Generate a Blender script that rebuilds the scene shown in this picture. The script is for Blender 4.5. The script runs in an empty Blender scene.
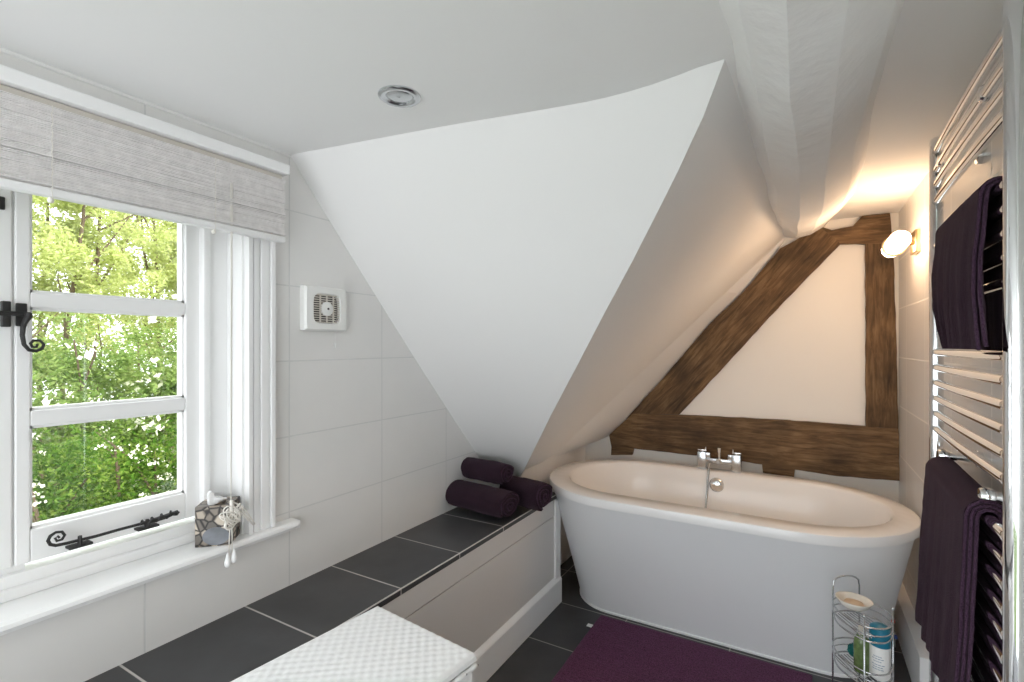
import bpy, bmesh, math, random
from mathutils import Vector, Matrix, noise
random.seed(7)
SC = bpy.context.scene
COL = SC.collection
H = 1.299                      # camera height
F = 500.0                      # focal length in pixels
TH = math.radians(30.2)
CT, ST = math.cos(TH), math.sin(TH)
PI = math.pi

# ---------------------------------------------------------------- measuring helpers
def ray(px, py):
    u = (px - 512.0) / F; v = (345.0 - py) / F
    return (u * CT - ST, u * ST + CT, v)
def atX(px, py, X):
    a, b, c = ray(px, py); s = X / a
    return Vector((X, b * s, H + c * s))
def atY(px, py, Y):
    a, b, c = ray(px, py); s = Y / b
    return Vector((a * s, Y, H + c * s))
def atZ(px, py, Z):
    a, b, c = ray(px, py); s = (Z - H) / c
    return Vector((a * s, b * s, Z))

# ---------------------------------------------------------------- materials
def new_mat(name):
    m = bpy.data.materials.new(name); m.use_nodes = True
    nt = m.node_tree; nt.nodes.clear()
    out = nt.nodes.new('ShaderNodeOutputMaterial')
    return m, nt, out
def N(nt, t, **kw):
    n = nt.nodes.new(t)
    for k, v in kw.items():
        if k.startswith('i_'):
            n.inputs[k[2:].replace('_', ' ')].default_value = v
        else:
            setattr(n, k, v)
    return n
def rgba(c): return (c[0], c[1], c[2], 1.0)
def principled(nt, out, col, rough, metal=0.0):
    b = nt.nodes.new('ShaderNodeBsdfPrincipled')
    b.inputs['Base Color'].default_value = rgba(col)
    b.inputs['Roughness'].default_value = rough
    b.inputs['Metallic'].default_value = metal
    nt.links.new(b.outputs[0], out.inputs[0])
    return b
def add_bump(nt, b, height_socket, strength, dist):
    bp = nt.nodes.new('ShaderNodeBump')
    bp.inputs['Strength'].default_value = strength
    bp.inputs['Distance'].default_value = dist
    nt.links.new(height_socket, bp.inputs['Height'])
    nt.links.new(bp.outputs[0], b.inputs['Normal'])
def mat_simple(name, col, rough=0.5, metal=0.0, var=0.0, scale=20, bump=0.0, bscale=200, bdist=0.002, sheen=0.0):
    m, nt, out = new_mat(name)
    b = principled(nt, out, col, rough, metal)
    tc = N(nt, 'ShaderNodeTexCoord')
    if var > 0:
        n = N(nt, 'ShaderNodeTexNoise'); n.inputs['Scale'].default_value = scale; n.inputs['Detail'].default_value = 3
        nt.links.new(tc.outputs['Object'], n.inputs['Vector'])
        r = N(nt, 'ShaderNodeValToRGB')
        r.color_ramp.elements[0].position = 0.3; r.color_ramp.elements[1].position = 0.7
        r.color_ramp.elements[0].color = rgba([max(0, x * (1 - var)) for x in col])
        r.color_ramp.elements[1].color = rgba([min(1, x * (1 + var)) for x in col])
        nt.links.new(n.outputs[0], r.inputs[0]); nt.links.new(r.outputs[0], b.inputs['Base Color'])
    if bump > 0:
        n2 = N(nt, 'ShaderNodeTexNoise'); n2.inputs['Scale'].default_value = bscale; n2.inputs['Detail'].default_value = 3
        nt.links.new(tc.outputs['Object'], n2.inputs['Vector'])
        add_bump(nt, b, n2.outputs[0], bump, bdist)
    if sheen > 0:
        b.inputs['Sheen Weight'].default_value = sheen
    return m
def mat_tiles(name, ax, offa, sa, bx, offb, sb, gw, col, gcol, rough, var=0.0, nscale=6.0, bumpn=0.0):
    """rectangular tiles laid on a grid in two object axes"""
    m, nt, out = new_mat(name)
    b = principled(nt, out, col, rough)
    tc = N(nt, 'ShaderNodeTexCoord'); sp = N(nt, 'ShaderNodeSeparateXYZ')
    nt.links.new(tc.outputs['Object'], sp.inputs[0])
    def mth(op, a, bb=None):
        n = N(nt, 'ShaderNodeMath', operation=op)
        for i, x in enumerate((a, bb)):
            if x is None: continue
            if isinstance(x, (int, float)): n.inputs[i].default_value = x
            else: nt.links.new(x, n.inputs[i])
        return n.outputs[0]
    dists, cells = [], []
    for axn, off, sz in ((ax, offa, sa), (bx, offb, sb)):
        t = mth('DIVIDE', mth('SUBTRACT', sp.outputs[axn], off), sz)
        cells.append(mth('FLOOR', mth('ADD', t, 0.0)))
        fr = mth('FRACT', mth('ADD', t, 0.5))
        dists.append(mth('MULTIPLY', mth('ABSOLUTE', mth('SUBTRACT', fr, 0.5)), sz))
    d = mth('MINIMUM', dists[0], dists[1])
    mr = N(nt, 'ShaderNodeMapRange'); mr.interpolation_type = 'SMOOTHSTEP'
    nt.links.new(d, mr.inputs[0])
    mr.inputs[1].default_value = gw * 0.35; mr.inputs[2].default_value = gw * 0.7
    tile_mask = mr.outputs[0]
    # tone variation across the stone
    ns = N(nt, 'ShaderNodeTexNoise'); ns.inputs['Scale'].default_value = nscale; ns.inputs['Detail'].default_value = 4
    nt.links.new(tc.outputs['Object'], ns.inputs['Vector'])
    rr = N(nt, 'ShaderNodeValToRGB')
    rr.color_ramp.elements[0].position = 0.3; rr.color_ramp.elements[1].position = 0.7
    rr.color_ramp.elements[0].color = rgba([x * (1 - var) for x in col])
    rr.color_ramp.elements[1].color = rgba([min(1, x * (1 + var)) for x in col])
    nt.links.new(ns.outputs[0], rr.inputs[0])
    mx = N(nt, 'ShaderNodeMix', data_type='RGBA')
    nt.links.new(tile_mask, mx.inputs[0])
    mx.inputs[6].default_value = rgba(gcol)
    nt.links.new(rr.outputs[0], mx.inputs[7]); nt.links.new(mx.outputs[2], b.inputs['Base Color'])
    mr2 = N(nt, 'ShaderNodeMapRange')
    nt.links.new(tile_mask, mr2.inputs[0]); mr2.inputs[3].default_value = 0.8; mr2.inputs[4].default_value = rough
    nt.links.new(mr2.outputs[0], b.inputs['Roughness'])
    hsum = tile_mask
    if bumpn > 0:
        n2 = N(nt, 'ShaderNodeTexNoise'); n2.inputs['Scale'].default_value = 14
        nt.links.new(tc.outputs['Object'], n2.inputs['Vector'])
        hsum = mth('ADD', tile_mask, mth('MULTIPLY', n2.outputs[0], bumpn))
    add_bump(nt, b, hsum, 0.35, 0.0015)
    return m
def mat_plaster(name, col, big=0.6):
    m, nt, out = new_mat(name)
    b = principled(nt, out, col, 0.75)
    tc = N(nt, 'ShaderNodeTexCoord')
    a = N(nt, 'ShaderNodeTexNoise'); a.inputs['Scale'].default_value = 9; a.inputs['Detail'].default_value = 5
    nt.links.new(tc.outputs['Object'], a.inputs['Vector'])
    add_bump(nt, b, a.outputs[0], big, 0.012)
    return m
def mat_wood(name, ang):
    """old oak, grain along a line in the x-z plane turned by ang"""
    m, nt, out = new_mat(name)
    b = principled(nt, out, (0.1, 0.05, 0.02), 0.75)
    tc = N(nt, 'ShaderNodeTexCoord')
    mp = N(nt, 'ShaderNodeMapping'); mp.inputs['Rotation'].default_value = (0, ang, 0)
    nt.links.new(tc.outputs['Object'], mp.inputs['Vector'])
    mp2 = N(nt, 'ShaderNodeMapping'); mp2.inputs['Scale'].default_value = (6.0, 48, 52)
    nt.links.new(mp.outputs[0], mp2.inputs['Vector'])
    g = N(nt, 'ShaderNodeTexNoise'); g.inputs['Scale'].default_value = 1.0; g.inputs['Detail'].default_value = 8; g.inputs['Roughness'].default_value = 0.65
    g.inputs['Distortion'].default_value = 0.6
    nt.links.new(mp2.outputs[0], g.inputs['Vector'])
    p = N(nt, 'ShaderNodeTexNoise'); p.inputs['Scale'].default_value = 4.5; p.inputs['Detail'].default_value = 3
    nt.links.new(tc.outputs['Object'], p.inputs['Vector'])
    r1 = N(nt, 'ShaderNodeValToRGB'); cr = r1.color_ramp
    cr.elements[0].position = 0.28; cr.elements[0].color = (0.055, 0.030, 0.013, 1)
    cr.elements[1].position = 0.72; cr.elements[1].color = (0.30, 0.19, 0.095, 1)
    e = cr.elements.new(0.5); e.color = (0.165, 0.094, 0.041, 1)
    nt.links.new(g.outputs[0], r1.inputs[0])
    r2 = N(nt, 'ShaderNodeValToRGB')
    r2.color_ramp.elements[0].position = 0.35; r2.color_ramp.elements[0].color = (0.32, 0.30, 0.28, 1)
    r2.color_ramp.elements[1].position = 0.62; r2.color_ramp.elements[1].color = (1.0, 1.0, 1.0, 1)
    nt.links.new(p.outputs[0], r2.inputs[0])
    mx = N(nt, 'ShaderNodeMix', data_type='RGBA', blend_type='MULTIPLY'); mx.inputs[0].default_value = 0.8
    nt.links.new(r1.outputs[0], mx.inputs[6]); nt.links.new(r2.outputs[0], mx.inputs[7])
    nt.links.new(mx.outputs[2], b.inputs['Base Color'])
    add_bump(nt, b, g.outputs[0], 0.8, 0.006)
    return m
def mat_leaf(name, cols, transl=0.35):
    m, nt, out = new_mat(name)
    tc = N(nt, 'ShaderNodeTexCoord')
    n = N(nt, 'ShaderNodeTexNoise'); n.inputs['Scale'].default_value = 5; n.inputs['Detail'].default_value = 7; n.inputs['Roughness'].default_value = 0.82
    nt.links.new(tc.outputs['Object'], n.inputs['Vector'])
    r = N(nt, 'ShaderNodeValToRGB'); cr = r.color_ramp
    cr.elements[0].position = 0.33; cr.elements[0].color = rgba(cols[0])
    cr.elements[1].position = 0.66; cr.elements[1].color = rgba(cols[2])
    e = cr.elements.new(0.5); e.color = rgba(cols[1])
    nt.links.new(n.outputs[0], r.inputs[0])
    d = N(nt, 'ShaderNodeBsdfDiffuse'); t = N(nt, 'ShaderNodeBsdfTranslucent')
    nt.links.new(r.outputs[0], d.inputs[0]); nt.links.new(r.outputs[0], t.inputs[0])
    mx = N(nt, 'ShaderNodeMixShader'); mx.inputs[0].default_value = transl
    nt.links.new(d.outputs[0], mx.inputs[1]); nt.links.new(t.outputs[0], mx.inputs[2])
    nt.links.new(mx.outputs[0], out.inputs[0])
    return m
def mat_glass(name, tint=(1, 1, 1), refl=0.06):
    m, nt, out = new_mat(name)
    t = N(nt, 'ShaderNodeBsdfTransparent'); t.inputs[0].default_value = rgba(tint)
    g = N(nt, 'ShaderNodeBsdfGlossy'); g.inputs['Roughness'].default_value = 0.02
    mx = N(nt, 'ShaderNodeMixShader'); mx.inputs[0].default_value = refl
    nt.links.new(t.outputs[0], mx.inputs[1]); nt.links.new(g.outputs[0], mx.inputs[2])
    nt.links.new(mx.outputs[0], out.inputs[0])
    return m
def mat_emit(name, col, strength):
    m, nt, out = new_mat(name)
    e = N(nt, 'ShaderNodeEmission'); e.inputs[0].default_value = rgba(col); e.inputs[1].default_value = strength
    nt.links.new(e.outputs[0], out.inputs[0])
    return m
def mat_terry(name, col, scale=420, bump=0.9):
    m, nt, out = new_mat(name)
    b = principled(nt, out, col, 0.95)
    b.inputs['Sheen Weight'].default_value = 0.18
    b.inputs['Sheen Roughness'].default_value = 0.5
    b.inputs['Sheen Tint'].default_value = (0.42, 0.30, 0.38, 1)
    b.inputs['Specular IOR Level'].default_value = 0.15
    tc = N(nt, 'ShaderNodeTexCoord')
    n = N(nt, 'ShaderNodeTexNoise'); n.inputs['Scale'].default_value = scale; n.inputs['Detail'].default_value = 2
    nt.links.new(tc.outputs['Object'], n.inputs['Vector'])
    r = N(nt, 'ShaderNodeValToRGB')
    r.color_ramp.elements[0].position = 0.3; r.color_ramp.elements[0].color = rgba([x * 0.5 for x in col])
    r.color_ramp.elements[1].position = 0.7; r.color_ramp.elements[1].color = rgba([x * 1.5 for x in col])
    nt.links.new(n.outputs[0], r.inputs[0]); nt.links.new(r.outputs[0], b.inputs['Base Color'])
    add_bump(nt, b, n.outputs[0], bump, 0.003)
    return m

M = {}
WT = (0.80, 0.79, 0.775)
M['wall_tile_l'] = mat_tiles('white_wall_tile_left', 1, 0.998, 0.396, 2, H - 0.05, 0.235, 0.004, WT, (0.69, 0.69, 0.68), 0.30, 0.01, 8, 0.6)
M['wall_tile_r'] = mat_tiles('white_wall_tile_right', 1, 2.866, 0.396, 2, H - 0.06, 0.237, 0.006, (0.76, 0.745, 0.725), (0.97, 0.95, 0.92), 0.30, 0.01, 8, 0.6)
M['bench_tile'] = mat_tiles('slate_bench_tile', 1, 0.855, 0.3045, 0, -1.395, 0.5, 0.005, (0.050, 0.050, 0.053), (0.52, 0.50, 0.48), 0.42, 0.22, 7, 0.8)
M['floor_tile'] = mat_tiles('slate_floor_tile', 1, 1.96, 0.345, 0, -0.72, 0.45, 0.005, (0.040, 0.040, 0.043), (0.40, 0.38, 0.36), 0.42, 0.25, 6, 0.8)
M['plaster'] = mat_plaster('white_plaster', (0.86, 0.855, 0.845), 0.10)
M['plaster_rough'] = mat_plaster('lumpy_white_plaster', (0.93, 0.925, 0.915), 0.75)
M['ceiling'] = mat_plaster('white_ceiling_paint', (0.93, 0.93, 0.92), 0.08)
M['gable'] = mat_plaster('cream_plaster', (0.88, 0.85, 0.80), 0.08)
M['gloss_white'] = mat_simple('white_gloss_paint', (0.91, 0.91, 0.91), 0.35)
M['satin_white'] = mat_simple('white_satin_paint', (0.74, 0.72, 0.70), 0.30)
M['blind'] = mat_simple('whitewashed_blind_reed', (0.80, 0.78, 0.77), 0.6, var=0.07, scale=60)
M['blind_cord'] = mat_simple('off_white_cord', (0.82, 0.79, 0.74), 0.8)
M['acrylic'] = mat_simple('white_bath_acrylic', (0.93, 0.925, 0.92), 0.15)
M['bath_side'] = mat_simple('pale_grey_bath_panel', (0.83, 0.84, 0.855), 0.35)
M['chrome'] = mat_simple('chrome', (0.86, 0.87, 0.88), 0.06, 1.0)
M['chrome_soft'] = mat_simple('brushed_chrome', (0.62, 0.64, 0.66), 0.22, 1.0)
M['iron'] = mat_simple('black_wrought_iron', (0.018, 0.017, 0.017), 0.5, bump=0.4, bscale=120)
M['towel'] = mat_terry('aubergine_terry', (0.024, 0.011, 0.019))
M['towel_edge'] = mat_terry('aubergine_terry_hem', (0.055, 0.028, 0.052))
M['mat'] = mat_terry('purple_bath_mat_cotton', (0.115, 0.042, 0.088), 260, 1.0)
M['plastic'] = mat_simple('white_plastic', (0.85, 0.85, 0.83), 0.35)
M['plastic_grey'] = mat_simple('yellowed_plastic', (0.62, 0.58, 0.52), 0.45)
M['dark'] = mat_simple('dark_void', (0.05, 0.035, 0.03), 0.8)
M['wicker'] = mat_simple('white_painted_wicker', (0.90, 0.91, 0.91), 0.5, var=0.03, scale=120)
M['tissue'] = mat_simple('white_tissue_paper', (0.9, 0.9, 0.9), 0.9)
M['glass'] = mat_glass('window_glass')
M['lamp_glass'] = mat_emit('lit_opal_glass', (1.0, 0.66, 0.40), 27.0)
M['brass'] = mat_simple('warm_satin_metal', (0.55, 0.42, 0.25), 0.3, 1.0)
M['ceramic'] = mat_simple('cream_ceramic', (0.82, 0.78, 0.70), 0.25, var=0.05, scale=80)
M['soap'] = mat_simple('beige_soap', (0.72, 0.55, 0.38), 0.5)
M['blue_cap'] = mat_simple('blue_plastic', (0.01, 0.19, 0.30), 0.3)
M['green_liquid'] = mat_simple('green_gel_bottle', (0.13, 0.19, 0.07), 0.12, var=0.3, scale=60)
M['teal'] = mat_simple('teal_netting', (0.0, 0.13, 0.12), 0.7)
M['print'] = mat_simple('label_print_grey', (0.25, 0.32, 0.42), 0.5)
M['red'] = mat_simple('red_plastic', (0.5, 0.03, 0.02), 0.4)
M['blue'] = mat_simple('dark_blue_plastic', (0.02, 0.08, 0.35), 0.4)
M['grey_rubber'] = mat_simple('dark_metal', (0.08, 0.08, 0.08), 0.4, 0.5)
M['stone_print'] = None
def mat_pebble():
    m, nt, out = new_mat('pebble_print_card')
    b = principled(nt, out, (0.5, 0.5, 0.5), 0.4)
    tc = N(nt, 'ShaderNodeTexCoord')
    v = N(nt, 'ShaderNodeTexVoronoi', feature='DISTANCE_TO_EDGE'); v.inputs['Scale'].default_value = 42
    v2 = N(nt, 'ShaderNodeTexVoronoi'); v2.inputs['Scale'].default_value = 42
    nt.links.new(tc.outputs['Object'], v.inputs['Vector']); nt.links.new(tc.outputs['Object'], v2.inputs['Vector'])
    sep = N(nt, 'ShaderNodeSeparateColor'); nt.links.new(v2.outputs['Color'], sep.inputs[0])
    r = N(nt, 'ShaderNodeValToRGB'); cr = r.color_ramp
    cr.elements[0].position = 0.0; cr.elements[0].color = (0.10, 0.09, 0.08, 1)
    cr.elements[1].position = 1.0; cr.elements[1].color = (0.62, 0.54, 0.44, 1)
    e = cr.elements.new(0.5); e.color = (0.34, 0.28, 0.22, 1)
    nt.links.new(sep.outputs[0], r.inputs[0])
    r2 = N(nt, 'ShaderNodeValToRGB')
    r2.color_ramp.elements[0].position = 0.03; r2.color_ramp.elements[0].color = (0.06, 0.05, 0.05, 1)
    r2.color_ramp.elements[1].position = 0.14; r2.color_ramp.elements[1].color = (1, 1, 1, 1)
    nt.links.new(v.outputs['Distance'], r2.inputs[0])
    mx = N(nt, 'ShaderNodeMix', data_type='RGBA', blend_type='MULTIPLY'); mx.inputs[0].default_value = 1
    nt.links.new(r.outputs[0], mx.inputs[6]); nt.links.new(r2.outputs[0], mx.inputs[7])
    nt.links.new(mx.outputs[2], b.inputs['Base Color'])
    return m
M['stone_print'] = mat_pebble()
M['stone_grey'] = mat_simple('grey_stone_print', (0.16, 0.17, 0.19), 0.4, var=0.25, scale=30)
M['wood_h'] = mat_wood('oak_grain_level', 0.0)
M['wood_v'] = mat_wood('oak_grain_upright', PI / 2)
M['wood_d'] = mat_wood('oak_grain_raking', math.radians(50))
M['leaf_dark'] = mat_leaf('dense_shrub_leaf', [(0.015, 0.045, 0.006), (0.09, 0.19, 0.025), (0.34, 0.42, 0.09)])  # darkest tone paints in the shaded gaps between the leaves
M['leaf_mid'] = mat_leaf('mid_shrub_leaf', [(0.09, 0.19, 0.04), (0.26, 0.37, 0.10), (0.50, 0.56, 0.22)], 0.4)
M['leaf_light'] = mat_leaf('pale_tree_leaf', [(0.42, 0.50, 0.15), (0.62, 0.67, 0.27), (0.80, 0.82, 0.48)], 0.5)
M['petal'] = mat_simple('cream_petal', (0.85, 0.83, 0.66), 0.8)
M['bark'] = mat_simple('brown_bark', (0.16, 0.11, 0.07), 0.9)
M['grass'] = mat_simple('lawn', (0.08, 0.11, 0.04), 0.95, var=0.3, scale=3)

# ---------------------------------------------------------------- mesh builder
class MB:
    def __init__(s): s.bm = bmesh.new()
    def face(s, pts):
        try: return s.bm.faces.new([s.bm.verts.new(p) for p in pts])
        except ValueError: return None
    def box(s, x0, x1, y0, y1, z0, z1, bev=0.0, mat=None, seg=2):
        t = bmesh.new()
        bmesh.ops.create_cube(t, size=1.0)
        for v in t.verts:
            v.co = Vector(((x0 + x1) / 2 + v.co.x * (x1 - x0), (y0 + y1) / 2 + v.co.y * (y1 - y0), (z0 + z1) / 2 + v.co.z * (z1 - z0)))
        if bev > 0:
            bmesh.ops.bevel(t, geom=list(t.edges), offset=bev, segments=seg, affect='EDGES', profile=0.5)
        s.merge(t, mat); return s
    def merge(s, t, mat=None):
        if mat is not None: t.transform(mat)
        me = bpy.data.meshes.new('tmp'); t.to_mesh(me); t.free()
        s.bm.from_mesh(me); bpy.data.meshes.remove(me)
    def loft(s, rings, closed=True, cap0=False, cap1=False):
        vs = [[s.bm.verts.new(p) for p in r] for r in rings]
        n = len(rings[0])
        for a, b in zip(vs[:-1], vs[1:]):
            for i in range(n if closed else n - 1):
                j = (i + 1) % n
                try: s.bm.faces.new((a[i], a[j], b[j], b[i]))
                except ValueError: pass
        if cap0: s.bm.faces.new(list(reversed(vs[0])))
        if cap1: s.bm.faces.new(vs[-1])
        return vs
    def tube(s, pts, r, n=10, closed=False, cap=True):
        pts = [Vector(p) for p in pts]
        rs = r if isinstance(r, (list, tuple)) else [r] * len(pts)
        rings = []; up = None; L = len(pts)
        for i, p in enumerate(pts):
            if closed: d = pts[(i + 1) % L] - pts[i - 1]
            else: d = pts[min(i + 1, L - 1)] - pts[max(i - 1, 0)]
            if d.length < 1e-9: d = Vector((0, 0, 1))
            d.normalize()
            if up is None:
                up = Vector((0, 0, 1)) if abs(d.z) < 0.9 else Vector((1, 0, 0))
            a = d.cross(up)
            if a.length < 1e-4: a = d.cross(Vector((0, 1, 0)))
            a.normalize(); b = a.cross(d).normalized(); up = b
            rings.append([p + a * (rs[i] * math.cos(2 * PI * k / n)) + b * (rs[i] * math.sin(2 * PI * k / n)) for k in range(n)])
        if closed: rings.append(rings[0]); s.loft(rings)
        else: s.loft(rings, True, cap, cap)
        return s
    def lathe(s, prof, origin=(0, 0, 0), axis=(0, 0, 1), n=32, squash=(1, 1)):
        ax = Vector(axis).normalized(); o = Vector(origin)
        q = Vector((0, 0, 1)).rotation_difference(ax).to_matrix()
        rings = []
        for r, z in prof:
            rings.append([o + q @ Vector((r * squash[0] * math.cos(2 * PI * k / n), r * squash[1] * math.sin(2 * PI * k / n), z)) for k in range(n)])
        s.loft(rings, True, prof[0][0] > 1e-5, prof[-1][0] > 1e-5)
        return s
    def prism(s, poly, off):
        """polygon (3D points) pushed along vector off"""
        off = Vector(off)
        a = [Vector(p) for p in poly]; b = [p + off for p in a]
        s.loft([a, b], True, True, True); return s
    def obj(s, name, mat, parent=None, smooth=False, loc=None, autosmooth=None):
        bmesh.ops.remove_doubles(s.bm, verts=list(s.bm.verts), dist=1e-5)
        bmesh.ops.recalc_face_normals(s.bm, faces=list(s.bm.faces))
        base = None
        if parent is not None:
            base = Vector(parent.matrix_world.translation) if parent.parent is None else Vector(parent['_w'])
        elif loc is not None: base = Vector(loc)
        if base is not None: s.bm.transform(Matrix.Translation(-base))
        me = bpy.data.meshes.new(name); s.bm.to_mesh(me); s.bm.free()
        me.materials.append(M[mat] if isinstance(mat, str) else mat)
        if smooth or autosmooth:
            for p in me.polygons: p.use_smooth = True
            if autosmooth:
                b2 = bmesh.new(); b2.from_mesh(me)
                for e in b2.edges:
                    if len(e.link_faces) == 2 and e.calc_face_angle(0) > math.radians(autosmooth): e.smooth = False
                b2.to_mesh(me); b2.free()
        o = bpy.data.objects.new(name, me); COL.objects.link(o)
        if parent is not None:
            o.parent = parent; o['_w'] = list(base)
        elif loc is not None:
            o.location = loc
        return o
def thing(name, label, cat, loc, group=None):
    o = bpy.data.objects.new(name, None); COL.objects.link(o)
    o.location = loc; o.empty_display_size = 0.05
    o.matrix_world = Matrix.Translation(Vector(loc))
    o['label'] = label; o['category'] = cat
    if group: o['group'] = group
    return o
def tag(o, label, cat, group=None, kind=None):
    o['label'] = label; o['category'] = cat
    if group: o['group'] = group
    if kind: o['kind'] = kind
    return o
def struct(o, label, cat):
    o['kind'] = 'structure'; o['label'] = label; o['category'] = cat; return o
def lerp(a, b, t): return a + (b - a) * t

# ================================================================ THE SHELL
XL, XR, YB = -1.384, 0.4065, 3.08
YN = -1.1
ZC, ZC2 = H + 0.593, H + 0.65
# floor
m = MB(); m.box(-1.6, 0.6, YN, YB + 0.15, -0.1, 0.0)
struct(m.obj('floor', 'floor_tile'), 'dark grey slate tiled floor with pale grout beside the bath', 'floor')
# left wall with the window opening
WY0, WY1, WZ0, WZ1 = -0.08, 0.855, H - 0.565, H + 0.50
m = MB()
m.box(-1.64, XL, YN, WY0, 0, 2.15); m.box(-1.64, XL, WY1, YB + 0.15, 0, 2.15)
m.box(-1.64, XL, WY0, WY1, 0, WZ0); m.box(-1.64, XL, WY0, WY1, WZ1, 2.15)
struct(m.obj('wall_left', 'wall_tile_l'), 'white tiled wall with the window and extractor fan', 'wall')
m = MB(); m.box(XR, XR + 0.2, YN, YB + 0.15, 0, 2.15)
struct(m.obj('wall_right', 'wall_tile_r'), 'white tiled wall behind the chrome towel rail', 'wall')
m = MB(); m.box(-1.6, 0.6, YB, YB + 0.2, 0, 2.15)
struct(m.obj('wall_back', 'gable'), 'plastered end wall holding the exposed oak timbers', 'wall')
# ceiling: two flat levels either side of the beam
m = MB()
m.box(-1.6, 0.0, YN, YB + 0.1, ZC, ZC + 0.12); m.box(0.0, 0.6, YN, YB + 0.1, ZC2, ZC + 0.14)
struct(m.obj('ceiling', 'ceiling'), 'flat white ceiling with the round downlight', 'ceiling')

# sloping ceiling plane facing the camera
TOP = [(-1.46, 0.99), (-1.384, 1.0), (-0.822, 1.08), (-0.523, 1.137), (-0.384, 1.155), (-0.22, 1.135), (-0.137, 1.106), (0.05, 1.07), (0.3, 1.0)]
def topY(x):
    for (a, ya), (b, yb) in zip(TOP[:-1], TOP[1:]):
        if x <= b: return ya + (yb - ya) * max(0, (x - a)) / (b - a)
    return TOP[-1][1]
_tY = topY
def topY(x): return sum(_tY(x + q * .02) for q in range(-4, 5)) / 9
def slopeY(x, z):
    d = 0.593 - z
    return topY(x) * (1 - min(1, d / 0.6)) + (1.0 + 0.08 * (x + 1.384)) * min(1, d / 0.6) + 0.87 * d + 0.04 * d * d
EDGE_PX = [(727, 58), (704, 115), (678, 171), (655, 217), (632, 262), (605, 312), (579, 362), (551, 415), (524, 470)]
EDGE = []
for px, py in EDGE_PX:
    a, b, c = ray(px, py); lo, hi = 0.5, 4.0
    for _ in range(50):
        s = (lo + hi) / 2
        if b * s < slopeY(a * s, c * s): lo = s
        else: hi = s
    EDGE.append(Vector((a * s, b * s, c * s)))
EDGE[0].z = 0.60
last = EDGE[-1]; dl = (EDGE[-1] - EDGE[-4]).normalized()
EDGE.append(last + dl * 0.24)
m = MB(); rings = []
for e in EDGE:
    row = []
    for k in range(25):
        x = lerp(-1.44, e.x, k / 24)
        row.append(Vector((x, slopeY(x, e.z) + 0.0015 * noise.noise(Vector((x * 4, e.z * 4, 0))), H + e.z)))
    row[-1] = Vector((e.x, e.y, H + e.z))
    rings.append(row)
m.loft(rings, closed=False)
o = m.obj('ceiling_slope', 'plaster', smooth=True)
struct(o, 'large white sloping ceiling panel descending behind the rolled towels', 'sloping ceiling')
# raking soffit above the bath: from that edge to the gable brace
GA_PX = [(790, 232), (770, 262), (742, 294), (711, 323), (687, 352), (661, 381), (643, 401), (626, 420), (607, 437)]
m = MB(); rings = []
C0 = EDGE[8]
K0 = Vector(ray(548, 460)) * 2.87
for i in range(9):
    e = EDGE[i].copy(); g = atY(*GA_PX[i], YB); g.z -= H
    t = i / 8.0
    top_k = Vector((g.x, YB, g.z)) if i == 0 else None
    T0 = atY(*GA_PX[0], YB); T0.z -= H
    k = T0.lerp(K0, t)
    row = []
    for q in range(13):
        row.append(e.lerp(k, q / 12))
    for q in range(1, 9):
        f = q / 8
        p = k.lerp(g, f)
        row.append(p)
    row.append(g + Vector((0, 0.06, 0)))
    rings.append([Vector((p.x, p.y, p.z + H)) for p in row])
# little return under the slope so its lower edge has thickness
low = rings[-1]
rings.append([p + Vector((-0.20, 0.0, -0.012)) for p in low])
m.loft(rings, closed=False)
o = m.obj('ceiling_soffit', 'plaster', smooth=False, autosmooth=5)
for p in o.data.polygons: p.use_smooth = True
struct(o, 'narrow raking white soffit between the big slope and the diagonal timber', 'sloping ceiling')
# knee wall below the soffit
ZBN = H - 0.75
m = MB(); m.box(-1.36, -1.235, 2.32, YB + 0.01, 0, H - 0.63); m.box(-1.36, -1.235, 2.2, 2.33, ZBN, H - 0.63); m.box(-1.36, -1.086, 2.32, 2.36, 0, .42)
struct(m.obj('wall_knee', 'gloss_white'), 'low white wall under the slope beside the bath end', 'wall')

# plastered beam
SEC = {  # Y: profile (x, z) left to right
    -1.6: [(-.20, .62), (-.13, .60), (-.085, .515), (-.02, .475), (.055, .485), (.125, .54), (.174, .67), (.2, .70)],
    0.9:  [(-.20, .62), (-.13, .60), (-.085, .515), (-.02, .475), (.055, .485), (.125, .54), (.174, .67), (.2, .70)],
    1.6:  [(-.20, .62), (-.125, .595), (-.085, .525), (-.01, .487), (.058, .492), (.125, .55), (.172, .67), (.2, .70)],
    2.2:  [(-.20, .62), (-.125, .595), (-.085, .545), (-.01, .500), (.065, .512), (.145, .57), (.20, .67), (.24, .70)],
    2.6:  [(-.20, .62), (-.125, .60), (-.085, .56), (-.02, .525), (.05, .535), (.14, .59), (.205, .67), (.24, .70)],
    2.95: [(-.20, .64), (-.125, .61), (-.085, .575), (-.03, .548), (.03, .560), (.09, .60), (.14, .67), (.19, .70)],
    3.10: [(-.20, .64), (-.125, .62), (-.085, .59), (-.03, .572), (.03, .580), (.09, .615), (.14, .67), (.19, .70)],
}
ys = sorted(SEC)
def sec_at(y):
    for a, b in zip(ys[:-1], ys[1:]):
        if y <= b:
            t = (y - a) / (b - a); t = t * t * (3 - 2 * t)
            return [(lerp(p[0], q[0], t), lerp(p[1], q[1], t)) for p, q in zip(SEC[a], SEC[b])]
    return SEC[ys[-1]]
m = MB(); rings = []
ny = 90
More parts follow.
